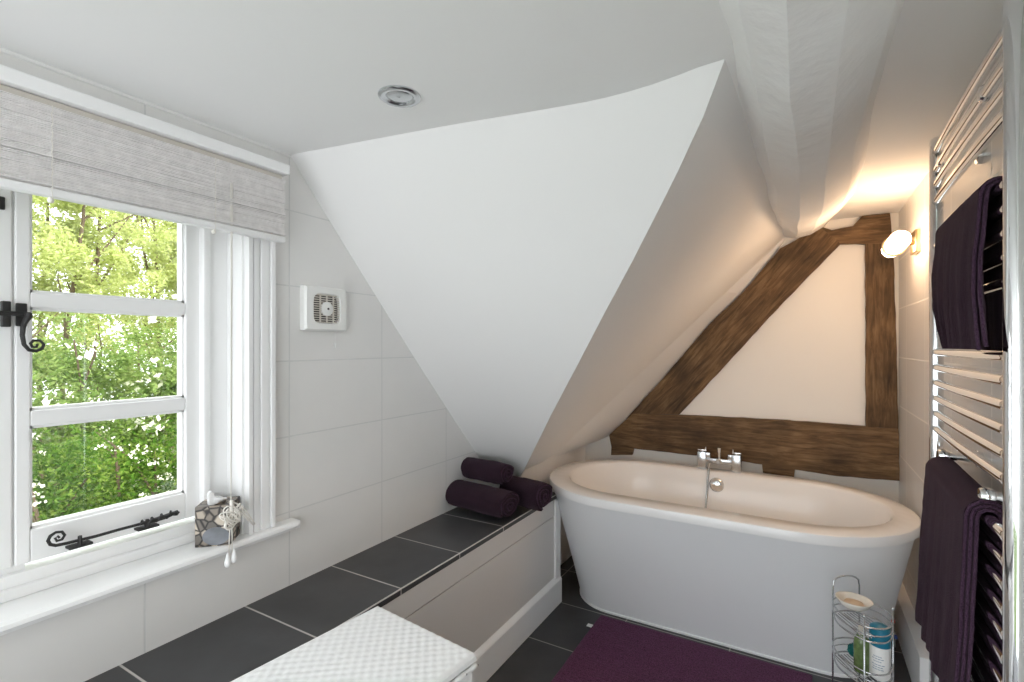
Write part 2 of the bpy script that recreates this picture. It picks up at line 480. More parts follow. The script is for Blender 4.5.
for i in range(ny + 1):
    y = lerp(-1.6, 3.10, i / ny); pr = sec_at(y); row = []
    for a, b in zip(pr[:-1], pr[1:]):
        for q in range(4):
            x, z = lerp(a[0], b[0], q / 4), lerp(a[1], b[1], q / 4)
            w = noise.noise(Vector((x * 7, y * 3.2, z * 7))) * 0.011 + noise.noise(Vector((x * 22, y * 9, z * 20))) * 0.003
            row.append(Vector((x + w * 0.6, y, H + z + w)))
    row.append(Vector((pr[-1][0], y, H + pr[-1][1])))
    rings.append(row)
m.loft(rings, closed=False)
o = m.obj('ceiling_beam', 'plaster_rough', smooth=True, autosmooth=13)
struct(o, 'lumpy plastered beam running along the ceiling towards the gable', 'ceiling beam')

# ---------------------------------------------------------------- gable timbers
YT = YB - 0.028
def timber(name, px, wood, label, depth, seed):
    pts = [atY(x, y, YT) for x, y in px]
    # ragged hand-hewn outline
    out = []
    n = len(pts)
    for i in range(n):
        a, b = pts[i], pts[(i + 1) % n]
        L = (b - a).length; k = max(1, int(L / 0.03))
        for q in range(k):
            p = a.lerp(b, q / k)
            nn = Vector((-(b - a).z, 0, (b - a).x)); nn.normalize()
            w = noise.noise(Vector((p.x * 16 + seed, 0, p.z * 16))) * 0.003
            if q == 0: w = 0
            out.append(p + nn * w)
    m = MB(); m.prism(out, (0, YB + depth - YT, 0))
    c = sum(pts, Vector()) / n
    o = m.obj(name, wood, loc=(c.x, YB, c.z))
    return tag(o, label, 'timber beam')
timber('timber_brace', [(780, 248.5), (796, 240), (819, 226), (840.5, 243.7), (800, 285), (761, 326), (720, 371), (679, 414.6), (633, 413.4), (626, 419), (661, 380.6), (711, 322.6), (742, 293.5)], 'wood_d',
       'dark brown oak brace leaning diagonally up the gable', 0.02, 1)
timber('timber_collar', [(819, 226), (832, 230), (853, 226), (862, 216), (890, 213), (891.5, 229), (892.5, 243.7), (840.5, 243.7)], 'wood_h',
       'short oak piece across the top of the gable triangle beside the lamp', 0.02, 5)
timber('timber_post', [(865.5, 243.7), (892.5, 243.7), (894, 262), (896.5, 340), (898.5, 428.5), (866, 426.6)], 'wood_v',
       'upright oak post in the corner by the tiled wall', 0.02, 9)
timber('timber_tie', [(633, 413.4), (679, 415), (780, 420), (866, 426.6), (898.5, 428.5), (900, 481), (836, 476), (795, 469.7), (794, 477), (763, 473), (762, 464.5), (737, 461), (705.6, 456.5), (633.4, 448.6), (632, 455), (611, 455), (611.4, 447), (609, 435)], 'wood_h',
       'wide horizontal oak tie beam just above the bath rim', 0.02, 13)

# ================================================================ WINDOW
win = bpy.data.objects.new('window_1', None); COL.objects.link(win)
win.location = (-1.47, 0.39, WZ0); win.matrix_world = Matrix.Translation(win.location)
struct(win, 'white painted casement window with black iron furniture', 'window')
m = MB()
XF = -1.455
# reveal linings, head and sill of the frame
m.box(-1.53, XF, 0.784, 0.853, H - 0.54, H + 0.50); m.box(XF, -1.384, 0.845, 0.856, H - 0.54, H + 0.50)
m.box(-1.50, XF + 0.012, 0.772, 0.792, H - 0.50, H + 0.44, 0.005)
m.box(-1.53, XF, -0.078, -0.01, H - 0.54, H + 0.50); m.box(XF, -1.384, -0.081, -0.07, H - 0.54, H + 0.50)
m.box(-1.53, XF, -0.01, 0.784, H + 0.41, H + 0.50)
m.box(-1.53, XF, -0.01, 0.784, H - 0.54, H - 0.49)
m.box(-1.46, XF + 0.012, -0.06, 0.845, H - 0.54, H - 0.515, 0.004)
m.box(-1.52, -1.475, 0.37, 0.41, H - 0.49, H + 0.41)
m.obj('window_frame', 'gloss_white', win)
def casement(y0, y1, g0, g1):
    m = MB(); xa, xb = -1.51, -1.466
    zb, zt = H - 0.478, H + 0.405
    m.box(xa, xb, y0, g0, zb, zt, 0.003); m.box(xa, xb, g1, y1, zb, zt, 0.003)
    for a, b in ((-0.478, -0.407), (-0.179, -0.145), (0.083, 0.116), (0.345, 0.405)):
        m.box(xa, xb - 0.001, g0, g1, H + a, H + b, 0.003)
        # chamfered glazing beads
    for a, b in ((-0.407, -0.179), (-0.145, 0.083), (0.116, 0.345)):
        for (ya, yb2, za, zb2) in ((g0, g0 + 0.006, a, b), (g1 - 0.006, g1, a, b), (g0, g1, a, a + 0.006), (g0, g1, b - 0.006, b)):
            m.box(-1.50, -1.476, ya, yb2, H + za, H + zb2)
    c = m.obj('casement', 'gloss_white', win)
    for a, b in ((-0.407, -0.179), (-0.145, 0.083), (0.116, 0.345)):
        g = MB(); g.box(-1.491, -1.488, g0 - 0.004, g1 + 0.004, H + a - 0.004, H + b + 0.004)
        g.obj('pane', 'glass', c)
    return c
casement(0.392, 0.784, 0.417, 0.737)
casement(-0.004, 0.388, 0.051, 0.354)
# monkey-tail fastener
S8 = lambda pts, x0, y0, k: [(x0 + a / k, y0 + b / k) for a, b in pts]
m = MB()
tail = [(28, 313), (28.5, 316), (26, 320), (23.5, 325), (22.3, 335), (24, 344.5), (29, 350), (36.4, 351), (42, 348.6), (44, 344.5), (40, 340.4), (33.5, 340.4), (30.5, 343.4), (32.3, 347), (36.4, 347), (37.5, 344)]
P = [atX(x, y, -1.442) for x, y in tail]
m.tube(P, [.007, .0075, .006, .005, .0045, .004, .004, .0035, .0035, .003, .003, .003, .003, .0028, .0028, .0026], 8)
m.tube([atX(-3, 313, -1.447), atX(14, 313.5, -1.447), atX(31, 315, -1.447)], [.005, .005, .006], 8)
a = atX(16, 303, -1.463); b = atX(27, 326.5, -1.463)
m.box(-1.468, -1.460, a.y, b.y, b.z, a.z, 0.002)
a = atX(0.5, 301, -1.463); b = atX(9.5, 327, -1.463)
m.box(-1.468, -1.452, a.y, b.y, b.z, a.z, 0.002)
lt = m.obj('window_latch', 'iron', win, smooth=True, autosmooth=40)
lt['label'] = 'black iron curled monkey-tail latch'
m = MB()
a = atX(-2, 196, -1.463); b = atX(5, 210, -1.463)
m.box(-1.468, -1.460, a.y - 0.01, b.y, b.z, a.z, 0.002)
m.obj('hinge', 'iron', win)
stay = S8([(188, 242), (178, 232), (160, 243), (172, 262), (205, 252), (222, 225), (205, 203), (165, 207), (130, 230), (115, 260), (130, 285), (165, 291), (230, 278), (310, 258), (420, 232), (560, 192), (700, 155), (800, 128), (870, 105), (945, 75)], 30, 500, 6.4)
m = MB()
P = [atX(x, y, -1.44) for x, y in stay]
m.tube(P, [.0025] * 3 + [.003] * 5 + [.0036] * 4 + [.0036] * 5 + [.006, .0065, .005], 8)
tw = []
for i in range(24):
    c = P[-4].lerp(P[-1], i / 23); an = i * 1.1
    tw.append(c + Vector((math.cos(an) * .007, 0, math.sin(an) * .007)))
m.tube(tw, .0028, 6)
for (p0, p1, pin) in (((240, 305), (392, 266), (320, 240)), ((680, 190), (815, 151), (750, 133))):
    a = atX(30 + p0[0] / 6.4, 500 + p0[1] / 6.4, -1.448); b = atX(30 + p1[0] / 6.4, 500 + p1[1] / 6.4, -1.448)
    z = (a.z + b.z) / 2
    m.box(-1.462, -1.436, a.y, b.y, z - 0.004, z + 0.002, 0.0015)
    c = atX(30 + pin[0] / 6.4, 500 + pin[1] / 6.4, -1.44)
    m.tube([(-1.44, c.y, z), (-1.44, c.y, c.z + 0.004)], [.006, .004], 8)
st = m.obj('window_stay', 'iron', win, smooth=True, autosmooth=40)
st['label'] = 'black iron stay with a curled end'
# window board
m = MB()
prof = [(-1.458, H - 0.565), (-1.352, H - 0.567), (-1.342, H - 0.563), (-1.336, H - 0.553), (-1.338, H - 0.545), (-1.346, H - 0.540), (-1.458, H - 0.540)]
yl = [-0.16, 0.99, 1.004, 1.010]
rg = []
for i, y in enumerate(yl):
    sh = [0, 0, 0.004, 0.012][i]
    rg.append([Vector((min(x, -1.336 - sh), y, z + (0.0 if i < 3 else (0.004 if z < H - 0.555 else -0.003)))) for x, z in prof])
m.loft(rg, True, True, True)
struct(m.obj('trim_1', 'gloss_white', smooth=False), 'white window board with a rounded nose under the window', 'window sill')
# architrave with steps
m = MB()
for y0, y1, x in ((0.853, 0.866, -1.362), (0.866, 0.870, -1.368), (0.870, 0.885, -1.364), (0.885, 0.892, -1.370), (0.892, 0.915, -1.362), (0.915, 0.921, -1.367), (0.921, 0.934, -1.358)):
    m.box(-1.386, x, y0, y1, H - 0.541, H + 0.50, 0.0015)
for y0, y1, x in ((-0.159, -0.14, -1.358), (-0.14, -0.11, -1.364), (-0.11, -0.078, -1.362)):
    m.box(-1.386, x, y0, y1, H - 0.541, H + 0.50, 0.0015)
struct(m.obj('trim_2', 'gloss_white'), 'white moulded window surround beside the tiles', 'architrave')
m = MB(); m.box(-1.386, -1.305, -0.17, 0.945, H + 0.500, H + 0.530, 0.004)
struct(m.obj('trim_3', 'gloss_white'), 'white ledge board above the blind', 'ledge')
m = MB(); m.tube([(-1.384, -0.6, ZC - 0.002), (-1.384, 0.3, ZC - 0.003), (-1.384, 1.0, ZC - 0.002)], 0.006, 8)
struct(m.obj('trim_4', 'plaster'), 'sealant bead where the ceiling meets the window wall', 'trim')

# ---------------------------------------------------------------- blind
bl = thing('roman_blind', 'white reed blind pulled up in gathered folds over the window', 'blind', (-1.33, 0.4, H + 0.5))
m = MB(); m.box(-1.352, -1.322, -0.155, 0.930, H + 0.482, H + 0.499, 0.003)
m.obj('head_rail', 'plastic_grey', bl)
m = MB()
z = H + 0.484; k = 0; lay = 0
while z > H + 0.318:
    hgt = random.uniform(0.0022, 0.0042)
    if random.random() < 0.28: lay = random.uniform(0, 0.011)
    x = -1.322 + lay + random.uniform(-0.0008, 0.0008)
    sag = random.uniform(-0.0006, 0.0006)
    rg = []
    for q in range(5):
        y = lerp(-0.16, 0.936, q / 4); zz = z + sag * math.sin(q * 1.7)
        rg.append([Vector((x - 0.010, y, zz)), Vector((x, y, zz)), Vector((x + 0.0012, y, zz - hgt * .5)), Vector((x, y, zz - hgt * .9)), Vector((x - 0.010, y, zz - hgt * .9))])
    m.loft(rg, True, True, True)
    z -= hgt
sl = m.obj('reeds', 'blind', bl)
m = MB(); m.box(-1.335, -1.312, -0.16, 0.936, H + 0.300, H + 0.318, 0.005)
m.obj('bottom_rail', 'gloss_white', bl, smooth=True, autosmooth=40)
m = MB()
for y in (0.405, 0.729, 0.02):
    m = MB()
    pts = [Vector((-1.309 + 0.001 * (q % 2), y + 0.0012 * math.sin(q * 2.1), lerp(H + 0.483, H + 0.296, q / 22))) for q in range(23)]
    m.tube(pts, 0.0008, 5)
    m.lathe([(0, 0.0), (0.004, 0.001), (0.006, 0.006), (0.003, 0.012), (0, 0.013)], (-1.316, y, H + 0.287), n=10)
    m.obj('ladder_cord', 'blind_cord', bl)
m = MB()
cx = -1.315; cy = atX(231, 400, cx).y
def cz(py, px=231): return atX(px, py, cx).z
m.tube([(cx, cy, cz(183)), (cx, cy + .0004, cz(300)), (cx + .0005, cy - .0008, cz(400)), (cx, cy, cz(503))], 0.0016, 6)
m.tube([(cx, cy + .004, cz(183)), (cx, cy + .003, cz(300)), (cx + .0005, cy + .002, cz(400)), (cx, cy, cz(503))], 0.0010, 6)
# knotted bundle
for a in range(11):
    an = a * 1.05 + 0.5; r1, r2 = random.uniform(.018, .034), random.uniform(.014, .034)
    c = Vector((cx + 0.006, cy + random.uniform(-.012, .014), cz(516) + random.uniform(-.012, .006)))
    pts = [c + Vector((0.004 * math.sin(t * 2 + a), r1 * math.cos(t + an) * 0.8, r2 * math.sin(t) * 0.8)) for t in [i * 2 * PI / 18 for i in range(18)]]
    m.tube(pts, 0.0017, 6, closed=True)
for dy, px2, py2 in ((0, 250, 520), (0, 255, 524)):
    e = atX(px2, py2, cx + 0.004); s0 = Vector((cx, cy, cz(501)))
    mid = s0.lerp(e, 0.5) + Vector((0, 0.004, 0.010 if px2 > 251 else 0.004))
    pts = [s0, s0.lerp(mid, .5) + Vector((0, 0, .003)), mid, mid.lerp(e, .6), e, e + Vector((0, -.004, -.002)), mid + Vector((0, -.004, -.012)), s0 + Vector((0, 0, -.008))]
    m.tube(pts, 0.0015, 6)
m.tube([(cx + .002, cy, cz(500)), (cx + .003, cy, cz(510)), (cx + .002, cy, cz(520))], [.004, .006, .004], 8)
m.tube([(cx, cy, cz(515)), (cx, cy - .004, cz(535)), (cx, cy - .006, cz(557))], 0.0016, 6)
m.tube([(cx, cy, cz(515)), (cx, cy + .003, cz(535)), (cx, cy + .003, cz(553))], 0.0016, 6)
m.obj('pull_cord', 'blind_cord', bl, smooth=True)
for px, py in ((227.5, 555), (234, 551)):
    p = atX(px, py, cx)
    m = MB(); m.lathe([(0, 0.006), (.0025, .004), (.004, -.004), (.0075, -.018), (.0078, -.026), (.005, -.031), (0, -.032)], p, n=16)
    m.obj('cord_end', 'gloss_white', bl, smooth=True)

# ---------------------------------------------------------------- tissue box on the sill
tb0 = Vector((-1.397, 0.786, H - 0.540))
tbx = thing('tissue_box', 'cube tissue box printed with beige pebbles on the window sill', 'tissue box', tb0)
m = MB()
R = Matrix.Translation(tb0) @ Matrix.Rotation(math.radians(43), 4, 'Z')
m.box(-.043, .043, -.043, .043, 0, .108, .0015, mat=R)
m.obj('carton', 'stone_print', tbx)
m = MB()
# one large smooth grey stone printed low on the front, standing as a thin printed patch
pts = []
for i in range(20):
    a = i * 2 * PI / 20
    pts.append(R @ Vector((.008 + .033 * math.cos(a), -.0432, .026 + .023 * math.sin(a) * (1.1 if math.sin(a) > 0 else 1.0))))
m.prism(pts, tuple((R.to_3x3() @ Vector((0, -.0006, 0)))))
pm = m.obj('printed_stone', 'stone_grey', tbx)
m = MB()
rg = []
for i, (r, zz) in enumerate([(.020, .104), (.026, .110), (.034, .114), (.033, .121), (.029, .127), (.016, .131)]):
    row = []
    for k in range(24):
        a = k * 2 * PI / 24
        rr = r * (1 + .28 * math.sin(3 * a + i * .7) + .12 * math.sin(7 * a + i))
        row.append(R @ Vector((rr * math.cos(a) * .55, rr * math.sin(a) * 1.0 - .006 * i * .6, zz + .006 * math.sin(2 * a + 1.0) * (i / 5) + (.011 if i > 2 else 0) * math.cos(a - 4.0))))
    rg.append(row)
m.loft(rg, True)
m.obj('tissue', 'tissue', tbx, smooth=True)

# ---------------------------------------------------------------- extractor fan
fy0, fy1, fz0, fz1 = 1.036, 1.205, H + 0.046, H + 0.192
fan = thing('extractor_fan', 'square white extractor fan with a slatted round grille on the tiles', 'extractor fan', (XL, 1.12, fz0))
m = MB()
cy_, cz_ = (fy0 + fy1) / 2, (fz0 + fz1) / 2
hw, hh = (fy1 - fy0) / 2, (fz1 - fz0) / 2
def sq(w, h, x, p, n=40):
    out = []
    for k in range(n):
        a = 2 * PI * k / n; c, s = math.cos(a), math.sin(a)
        f = (abs(c) ** p + abs(s) ** p) ** (-1.0 / p)
        out.append(Vector((x, cy_ + w * c * f, cz_ + h * s * f)))
    return out
m.loft([sq(hw, hh, XL - .002, 30), sq(hw, hh, -1.366, 30), sq(hw - .006, hh - .006, -1.358, 26), sq(.054, .050, -1.357, 5), sq(.051, .047, -1.362, 5), sq(.051, .047, -1.374, 5)], True, True, False)
m.obj('housing', 'plastic', fan, smooth=True, autosmooth=25)
m = MB(); m.loft([sq(.051, .047, -1.372, 5), sq(.001, .001, -1.373, 5)], True)
m.obj('fan_recess', 'dark', fan)
m = MB()
for k in range(13):
    zz = cz_ + lerp(-.044, .044, k / 12)
    t = abs(zz - cz_) / .047
    w = .051 * (1 - t ** 5) ** .2 if t < 1 else .02
    m.box(-1.363, -1.3585, cy_ - w, cy_ + w, zz - .0016, zz + .0016)
for k in (-1, 0, 1):
    m.box(-1.3625, -1.358, cy_ + k * .026 - .0018, cy_ + k * .026 + .0018, cz_ - .046, cz_ + .046)
m.obj('grille', 'plastic_grey', fan)
m = MB(); m.lathe([(0.0001, .004), (.018, .0035), (.023, .001), (.023, -.006)], (-1.3575, cy_, cz_), (1, 0, 0), 32)
m.obj('hub', 'plastic', fan, smooth=True, autosmooth=40)
m = MB(); m.lathe([(0.0001, .0055), (.0035, .005), (.0035, 0)], (-1.3565, cy_, cz_), (1, 0, 0), 14)
m.obj('screw', 'grey_rubber', fan)
m = MB(); y = cy_ + .042
m.tube([(-1.37, y, fz0 + .002), (-1.37, y, fz0 - .04)], .0006, 5)
m.lathe([(.0008, .0), (.0025, -.004), (.0028, -.014), (.001, -.017)], (-1.37, y, fz0 - .038), n=10)
m.obj('pull_cord', 'plastic', fan)

# ---------------------------------------------------------------- downlight
dc = Vector((-0.830, 0.894, ZC))
dl_ = thing('downlight', 'round chrome downlight recessed in the flat ceiling', 'ceiling light', dc)
m = MB(); m.lathe([(.050, 0.0), (.050, -.003), (.046, -.006), (.036, -.006), (.031, -.002), (.030, .0)], dc, n=48)
m.obj('trim_ring', 'chrome_soft', dl_, smooth=True, autosmooth=40)
m = MB(); m.lathe([(.031, -.0015), (.022, -.0045), (.012, -.003), (.0001, -.006)], dc, n=36)
m.obj('lamp_lens', 'chrome_soft', dl_, smooth=True, autosmooth=30)

# ================================================================ BENCH
XB = -1.072; ZB = H - 0.75
m = MB()
m.box(-1.39, XB + .002, YN, 2.31, ZB - 0.02, ZB)
b0 = thing('tiled_bench', 'low boxed-in bench topped with dark slate tiles along the window wall', 'bench', (-1.2, 1.2, 0))
tt = m.obj('bench_top', 'bench_tile', b0)
tt.parent = b0
# keep tile grid in place: material works in object space, so shift mesh origin back to the world origin
def world_origin(o):
    w = Vector(o['_w'])
    o.data.transform(Matrix.Translation(w)); o.location = -w
world_origin(tt)
m = MB()
m.box(-1.30, XB - .010, YN, 2.30, 0, ZB - .02)                    # carcass
m.box(XB - .012, XB, YN, 2.305, H - 0.852, ZB - .021, .002)          # upper board
m.obj('upper_board', 'satin_white', b0)
m = MB(); m.box(XB - .010, XB - .002, YN, 2.28, 0.12, H - 0.856, .001)
m.obj('front_panel', 'satin_white', b0)
m = MB()
pr = [(XB - .012, .0), (XB + .016, .0), (XB + .016, .118), (XB + .012, .124), (XB - .004, .140), (XB - .012, .142)]
m.loft([[Vector((x, y, z)) for x, z in pr] for y in (YN, 2.316)], True, True, True)
m.obj('kick_board', 'gloss_white', b0)
m = MB(); m.box(-1.30, XB + .010, 2.296, 2.316, 0.0, ZB - .004, .002)
m.box(XB - .01, XB + .009, 2.262, 2.298, 0.13, ZB - .024, .002)
m.obj('end_board', 'gloss_white', b0)
m = MB(); m.box(XB + .0005, XB + .003, YN, 2.312, ZB - .003, ZB + .0008)
m.obj('tile_trim', 'satin_white', b0)

# ================================================================ TOWELS
def towel_roll(name, label, c, ang, length, R, flat, turns, seed, sag=0.0, tilt=0.0):
    """rolled towel: spiral cross-section pushed along its axis (local x)"""
    t = thing(name, label, 'towel', (c[0], c[1], c[2] - R * flat), 'rolled aubergine towels on the bench')
    Mx = Matrix.Translation(Vector(c)) @ Matrix.Rotation(ang, 4, 'Z') @ Matrix.Rotation(tilt, 4, 'Y')
    r0 = 0.010; pitch = (R - r0) / turns; th = pitch * 0.80
    ns = int(turns * 26)
    a0 = seed * 1.3
    outer, inner = [], []
    for i in range(ns + 1):
        a = 2 * PI * turns * i / ns; r = r0 + (R - r0) * i / ns
        if i > ns - 5: r -= th * .25 * (i - ns + 5) / 5
        w = 1 + .05 * math.sin(2 * a * .5 + seed) + .03 * math.sin(3.1 * a)
        for lst, rr in ((outer, r), (inner, max(0.002, r - th))):
            y, z = rr * math.cos(a + a0) * w, rr * math.sin(a + a0) * w * flat
            lst.append((y, z))
    m = MB(); nl = 22; rings = []
    for j in range(nl + 1):
        x = lerp(-length / 2, length / 2, j / nl)
        e = 1.0 - .05 * (abs(2 * j / nl - 1) ** 8)
        row = []
        for lst, rev in ((outer, False), (inner, True)):
            pts = list(reversed(lst)) if rev else lst
            for (y, z) in pts:
                n1 = noise.noise(Vector((x * 14 + seed, y * 18, z * 18))) * .006 + noise.noise(Vector((x * 60, y * 60 + seed, z * 60))) * .0018
                ff = e + n1 / max(R, .01)
                xx = x + noise.noise(Vector((seed, y * 30, z * 30))) * .010 * (1 if j in (0, nl) else .3)
                zz = z * ff
                zz = max(zz, -R * flat * .93)
                row.append(Mx @ Vector((xx, y * ff, zz - sag * (x / length) ** 2)))
        rings.append(row)
    vs = m.loft(rings, True)
    nn = len(outer)
    for ring in (vs[0], vs[-1]):
        for i in range(nn - 1):
            try: m.bm.faces.new((ring[i], ring[i + 1], ring[2 * nn - 2 - i], ring[2 * nn - 1 - i]))
            except ValueError: pass
    o = m.obj('terry_cloth', 'towel', t, smooth=True, autosmooth=50)
    # paler hem running along the loose outer end
    m = MB()
    for j, s_ in ((0, -1), (nl, 1)):
        x = s_ * (length / 2 + .001)
        pts = []
        for i in range(0, nn, 2):
            y, z = (outer[i][0] + inner[i][0]) / 2, (outer[i][1] + inner[i][1]) / 2
            xx = x + noise.noise(Vector((seed, y * 30, z * 30))) * .010
            pts.append(Mx @ Vector((xx, y * .96, max(z * .96, -R * flat * .9))))
        m = MB(); m.tube(pts, .0030, 6)
        m.obj('hem', 'towel_edge', t, smooth=True)
    return t
towel_roll('rolled_towel', 'flattened rolled aubergine towel lying nearest on the bench', (-1.236, 1.860, ZB + .066), math.radians(-3), .30, .090, .70, 3.2, 2.0, tilt=math.radians(2))
towel_roll('rolled_towel', 'small rolled aubergine towel stacked on top of the others', (-1.262, 1.945, ZB + .170), math.radians(-6), .235, .062, .88, 2.6, 5.0)
towel_roll('rolled_towel', 'rolled aubergine towel jutting over the bench edge next to the bath', (-1.105, 2.030, ZB + .072), math.radians(-10), .215, .076, .92, 3.0, 3.4)

# ================================================================ BATH
def stadium(x0, x1, y0, y1, z, n=18, p=2.0):
    r = (y1 - y0) / 2; cy = (y0 + y1) / 2; out = []
    rx = r * 1.02
    for k in range(n + 1):
        a = -PI / 2 + PI * k / n
        out.append(Vector((x1 - rx + rx * math.cos(a), cy + r * math.sin(a), z)))
    for q in range(1, 12): out.append(Vector((lerp(x1 - rx, x0 + rx, q / 12), y1, z)))
    for k in range(n + 1):
        a = PI / 2 + PI * k / n
        out.append(Vector((x0 + rx + rx * math.cos(a), cy + r * math.sin(a), z)))
    for q in range(1, 12): out.append(Vector((lerp(x0 + rx, x1 - rx, q / 12), y0, z)))
    return out
RZ = 0.619
bath = thing('bathtub', 'oval freestanding white bath with grey sides under the gable timbers', 'bathtub', (-.38, 2.52, 0))
m = MB()
O = (-1.182, .401, 2.098, 2.954); I = (-1.085, .315, 2.215, 2.866)
def grow(b, d): return (b[0] - d, b[1] + d, b[2] - d, b[3] + d)
m.loft([stadium(*grow(O, -.012), RZ - .040), stadium(*grow(O, -.001), RZ - .039), stadium(*O, RZ - .034), stadium(*O, RZ - .008), stadium(*grow(O, -.002), RZ - .003), stadium(*grow(O, -.007), RZ),
        stadium(*grow(I, .008), RZ), stadium(*grow(I, .001), RZ - .004), stadium(*grow(I, -.006), RZ - .016),
        stadium(*grow(I, -.03), RZ - .10), stadium(*grow(I, -.065), RZ - .25), stadium(*grow(I, -.10), RZ - .37), stadium(*grow(I, -.14), RZ - .41), stadium(*grow(I, -.20), RZ - .425), stadium(*grow(I, -.30), RZ - .428)], True, False, True)
m.obj('tub_shell', 'acrylic', bath, smooth=True, autosmooth=32)
m = MB()
Bs = (-1.030, .275, 2.325, 2.752); Tp = grow(O, -.014)
rg = []
for i in range(15):
    t = i / 14
    b = tuple(lerp(p, q, t ** 1.08) for p, q in zip(Bs, Tp))
    rg.append(stadium(*b, lerp(.012, RZ - .040, t)))
m.loft(rg, True)
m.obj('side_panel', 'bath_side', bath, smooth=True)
m = MB()
m.loft([stadium(*grow(Bs, .004), 0.001), stadium(*grow(Bs, .004), .010), stadium(*grow(Bs, -.002), .014)], True)
m.obj('base_trim', 'gloss_white', bath, smooth=True, autosmooth=40)
m = MB(); oc = atY(716.5, 485, 2.845)
m.lathe([(0.0001, .014), (.022, .012), (.036, .006), (.038, .0), (.030, -.004), (.020, -.03)], oc, (0, -1, .15), 36)
m.obj('overflow_cover', 'chrome', bath, smooth=True, autosmooth=50)
m = MB(); m.lathe([(.036, 0), (.034, .004), (.0001, .007)], (-.38, 2.55, RZ - .428), n=28)
m.obj('drain', 'chrome', bath, smooth=True)
# mixer
mx_ = MB()
ty = 2.912
xa, xb = -.480, -.306
mx_.box(xa + .02, xb - .02, ty - .022, ty + .018, RZ + .038, RZ + .066, .006)
mx_.lathe([(.015, .0), (.015, .006), (.010, .010), (.010, .02)], ((xa + xb) / 2, ty - .022, RZ + .052), (0, -1, 0), 20)
tap = mx_.obj('mixer_tap', 'chrome_soft', bath, smooth=True, autosmooth=35)
for x, s_ in ((xa, 1), (xb, -1)):
    m = MB()
    m.box(x - .024, x + .024, ty - .024, ty + .024, RZ, RZ + .096, .006)
    m.box(min(x, x + s_ * .044), max(x, x + s_ * .044), ty - .018, ty + .016, RZ + .064, RZ + .094, .005)
    m.obj('pillar', 'chrome_soft', tap, smooth=True, autosmooth=35)
    m = MB()
    m.box(x - .022, x + .024, ty - .014, ty + .012, RZ + .100, RZ + .107, .002)
    m.tube([(x, ty, RZ + .094), (x, ty, RZ + .102)], .012, 14)
    m.tube([(x + .018 * s_, ty - .002, RZ + .105), (x + .018 * s_, ty - .002, RZ + .120)], .004, 8)
    m.obj('lever', 'chrome', tap, smooth=True, autosmooth=35)
m = MB(); xc = (xa + xb) / 2
m.tube([(xc, ty, RZ + .06), (xc, ty, RZ + .10)], .007, 12)
m.tube([(xc, ty, RZ + .098), (xc, ty, RZ + .122)], .010, 12)
m.obj('diverter', 'chrome', tap, smooth=True, autosmooth=35)
m = MB()
pp = [Vector((-.432, ty - .02, RZ + .045)), Vector((-.436, ty - .04, RZ + .035)), Vector((-.44, 2.860, RZ + .0)), Vector((-.442, 2.83, RZ - .08)), Vector((-.445, 2.79, RZ - .2)), Vector((-.44, 2.7, RZ - .37)), Vector((-.42, 2.62, RZ - .40)), Vector((-.40, 2.56, RZ - .41))]
m.tube(pp, .0055, 8)
m.obj('hose', 'chrome_soft', tap, smooth=True)

# ================================================================ WALL LAMP
lp = Vector((.325, 2.56, H + .408))
la = thing('wall_lamp', 'lit opal glass tube lamp on the tiles by the oak post', 'wall light', (XR, 2.63, H + .42))
m = MB(); R0 = .035
def capsule(y0, y1, r):
    pr = []
    for k in range(7): a = PI / 2 * k / 6; pr.append((max(.0001, r * math.sin(a)), r - r * math.cos(a)))
    L = y1 - y0
    pr.append((r, L - .004)); pr.append((r * .93, L))
    return pr
m.lathe(capsule(0, .17, R0), (lp.x, 2.395, lp.z), (0, 1, 0), 28)
m.obj('glass_shade', 'lamp_glass', la, smooth=True)
m = MB()
m.lathe(capsule(0, .11, R0 * .98), (lp.x, 2.69, lp.z), (0, -1, 0), 28)
m.obj('glass_shade', 'lamp_glass', la, smooth=True)
m = MB(); m.lathe([(R0 * .80, -.002), (R0 * 1.20, .0), (R0 * 1.20, .018), (R0 * .80, .018)], (lp.x, 2.563, lp.z), (0, 1, 0), 28)
m.obj('collar', 'brass', la, smooth=True, autosmooth=40)
m = MB()
m.box(XR - .018, XR, 2.545, 2.655, H + .375, H + .465, .003)
m.tube([(XR - .01, 2.60, H + .42), (lp.x + .02, 2.575, H + .415)], .010, 12)
m.obj('wall_bracket', 'brass', la, smooth=True, autosmooth=40)

# ================================================================ TOWEL RAIL
XP, Y1, Y2 = .321, 1.158, 1.858
def xp(y): return .311 + .0205 * (y - Y1) / (Y2 - Y1)
rail = thing('towel_rail', 'tall chrome ladder towel radiator on the right-hand tiled wall', 'towel rail', (XP, 1.54, H - .98))
for y in (Y1, Y2):
    m = MB(); r = .0165
    m.tube([(xp(y), y, H - .985), (xp(y), y, H - .98), (xp(y), y, H + .58), (xp(y), y, H + .592), (xp(y), y, H + .598)], [r * .6, r, r, r * .8, r * .3], 20)
    m.obj('post', 'chrome', rail, smooth=True, autosmooth=40)
def rx(y, bow=.004):
    t = (y - Y1) / (Y2 - Y1); return xp(y) - bow * (1 - (2 * t - 1) ** 2)
ZR = [.553, .498, .456, .410] + [.282 - .043 * k for k in range(5)] + [-.020 - .0435 * k for k in range(6)] + [-.338 - .0438 * k for k in range(13)]
for zr in ZR:
    m = MB()
    m.tube([(rx(lerp(Y1, Y2, k / 16)), lerp(Y1, Y2, k / 16), H + zr) for k in range(17)], .0112, 12)
    m.obj('rung', 'chrome', rail, smooth=True)
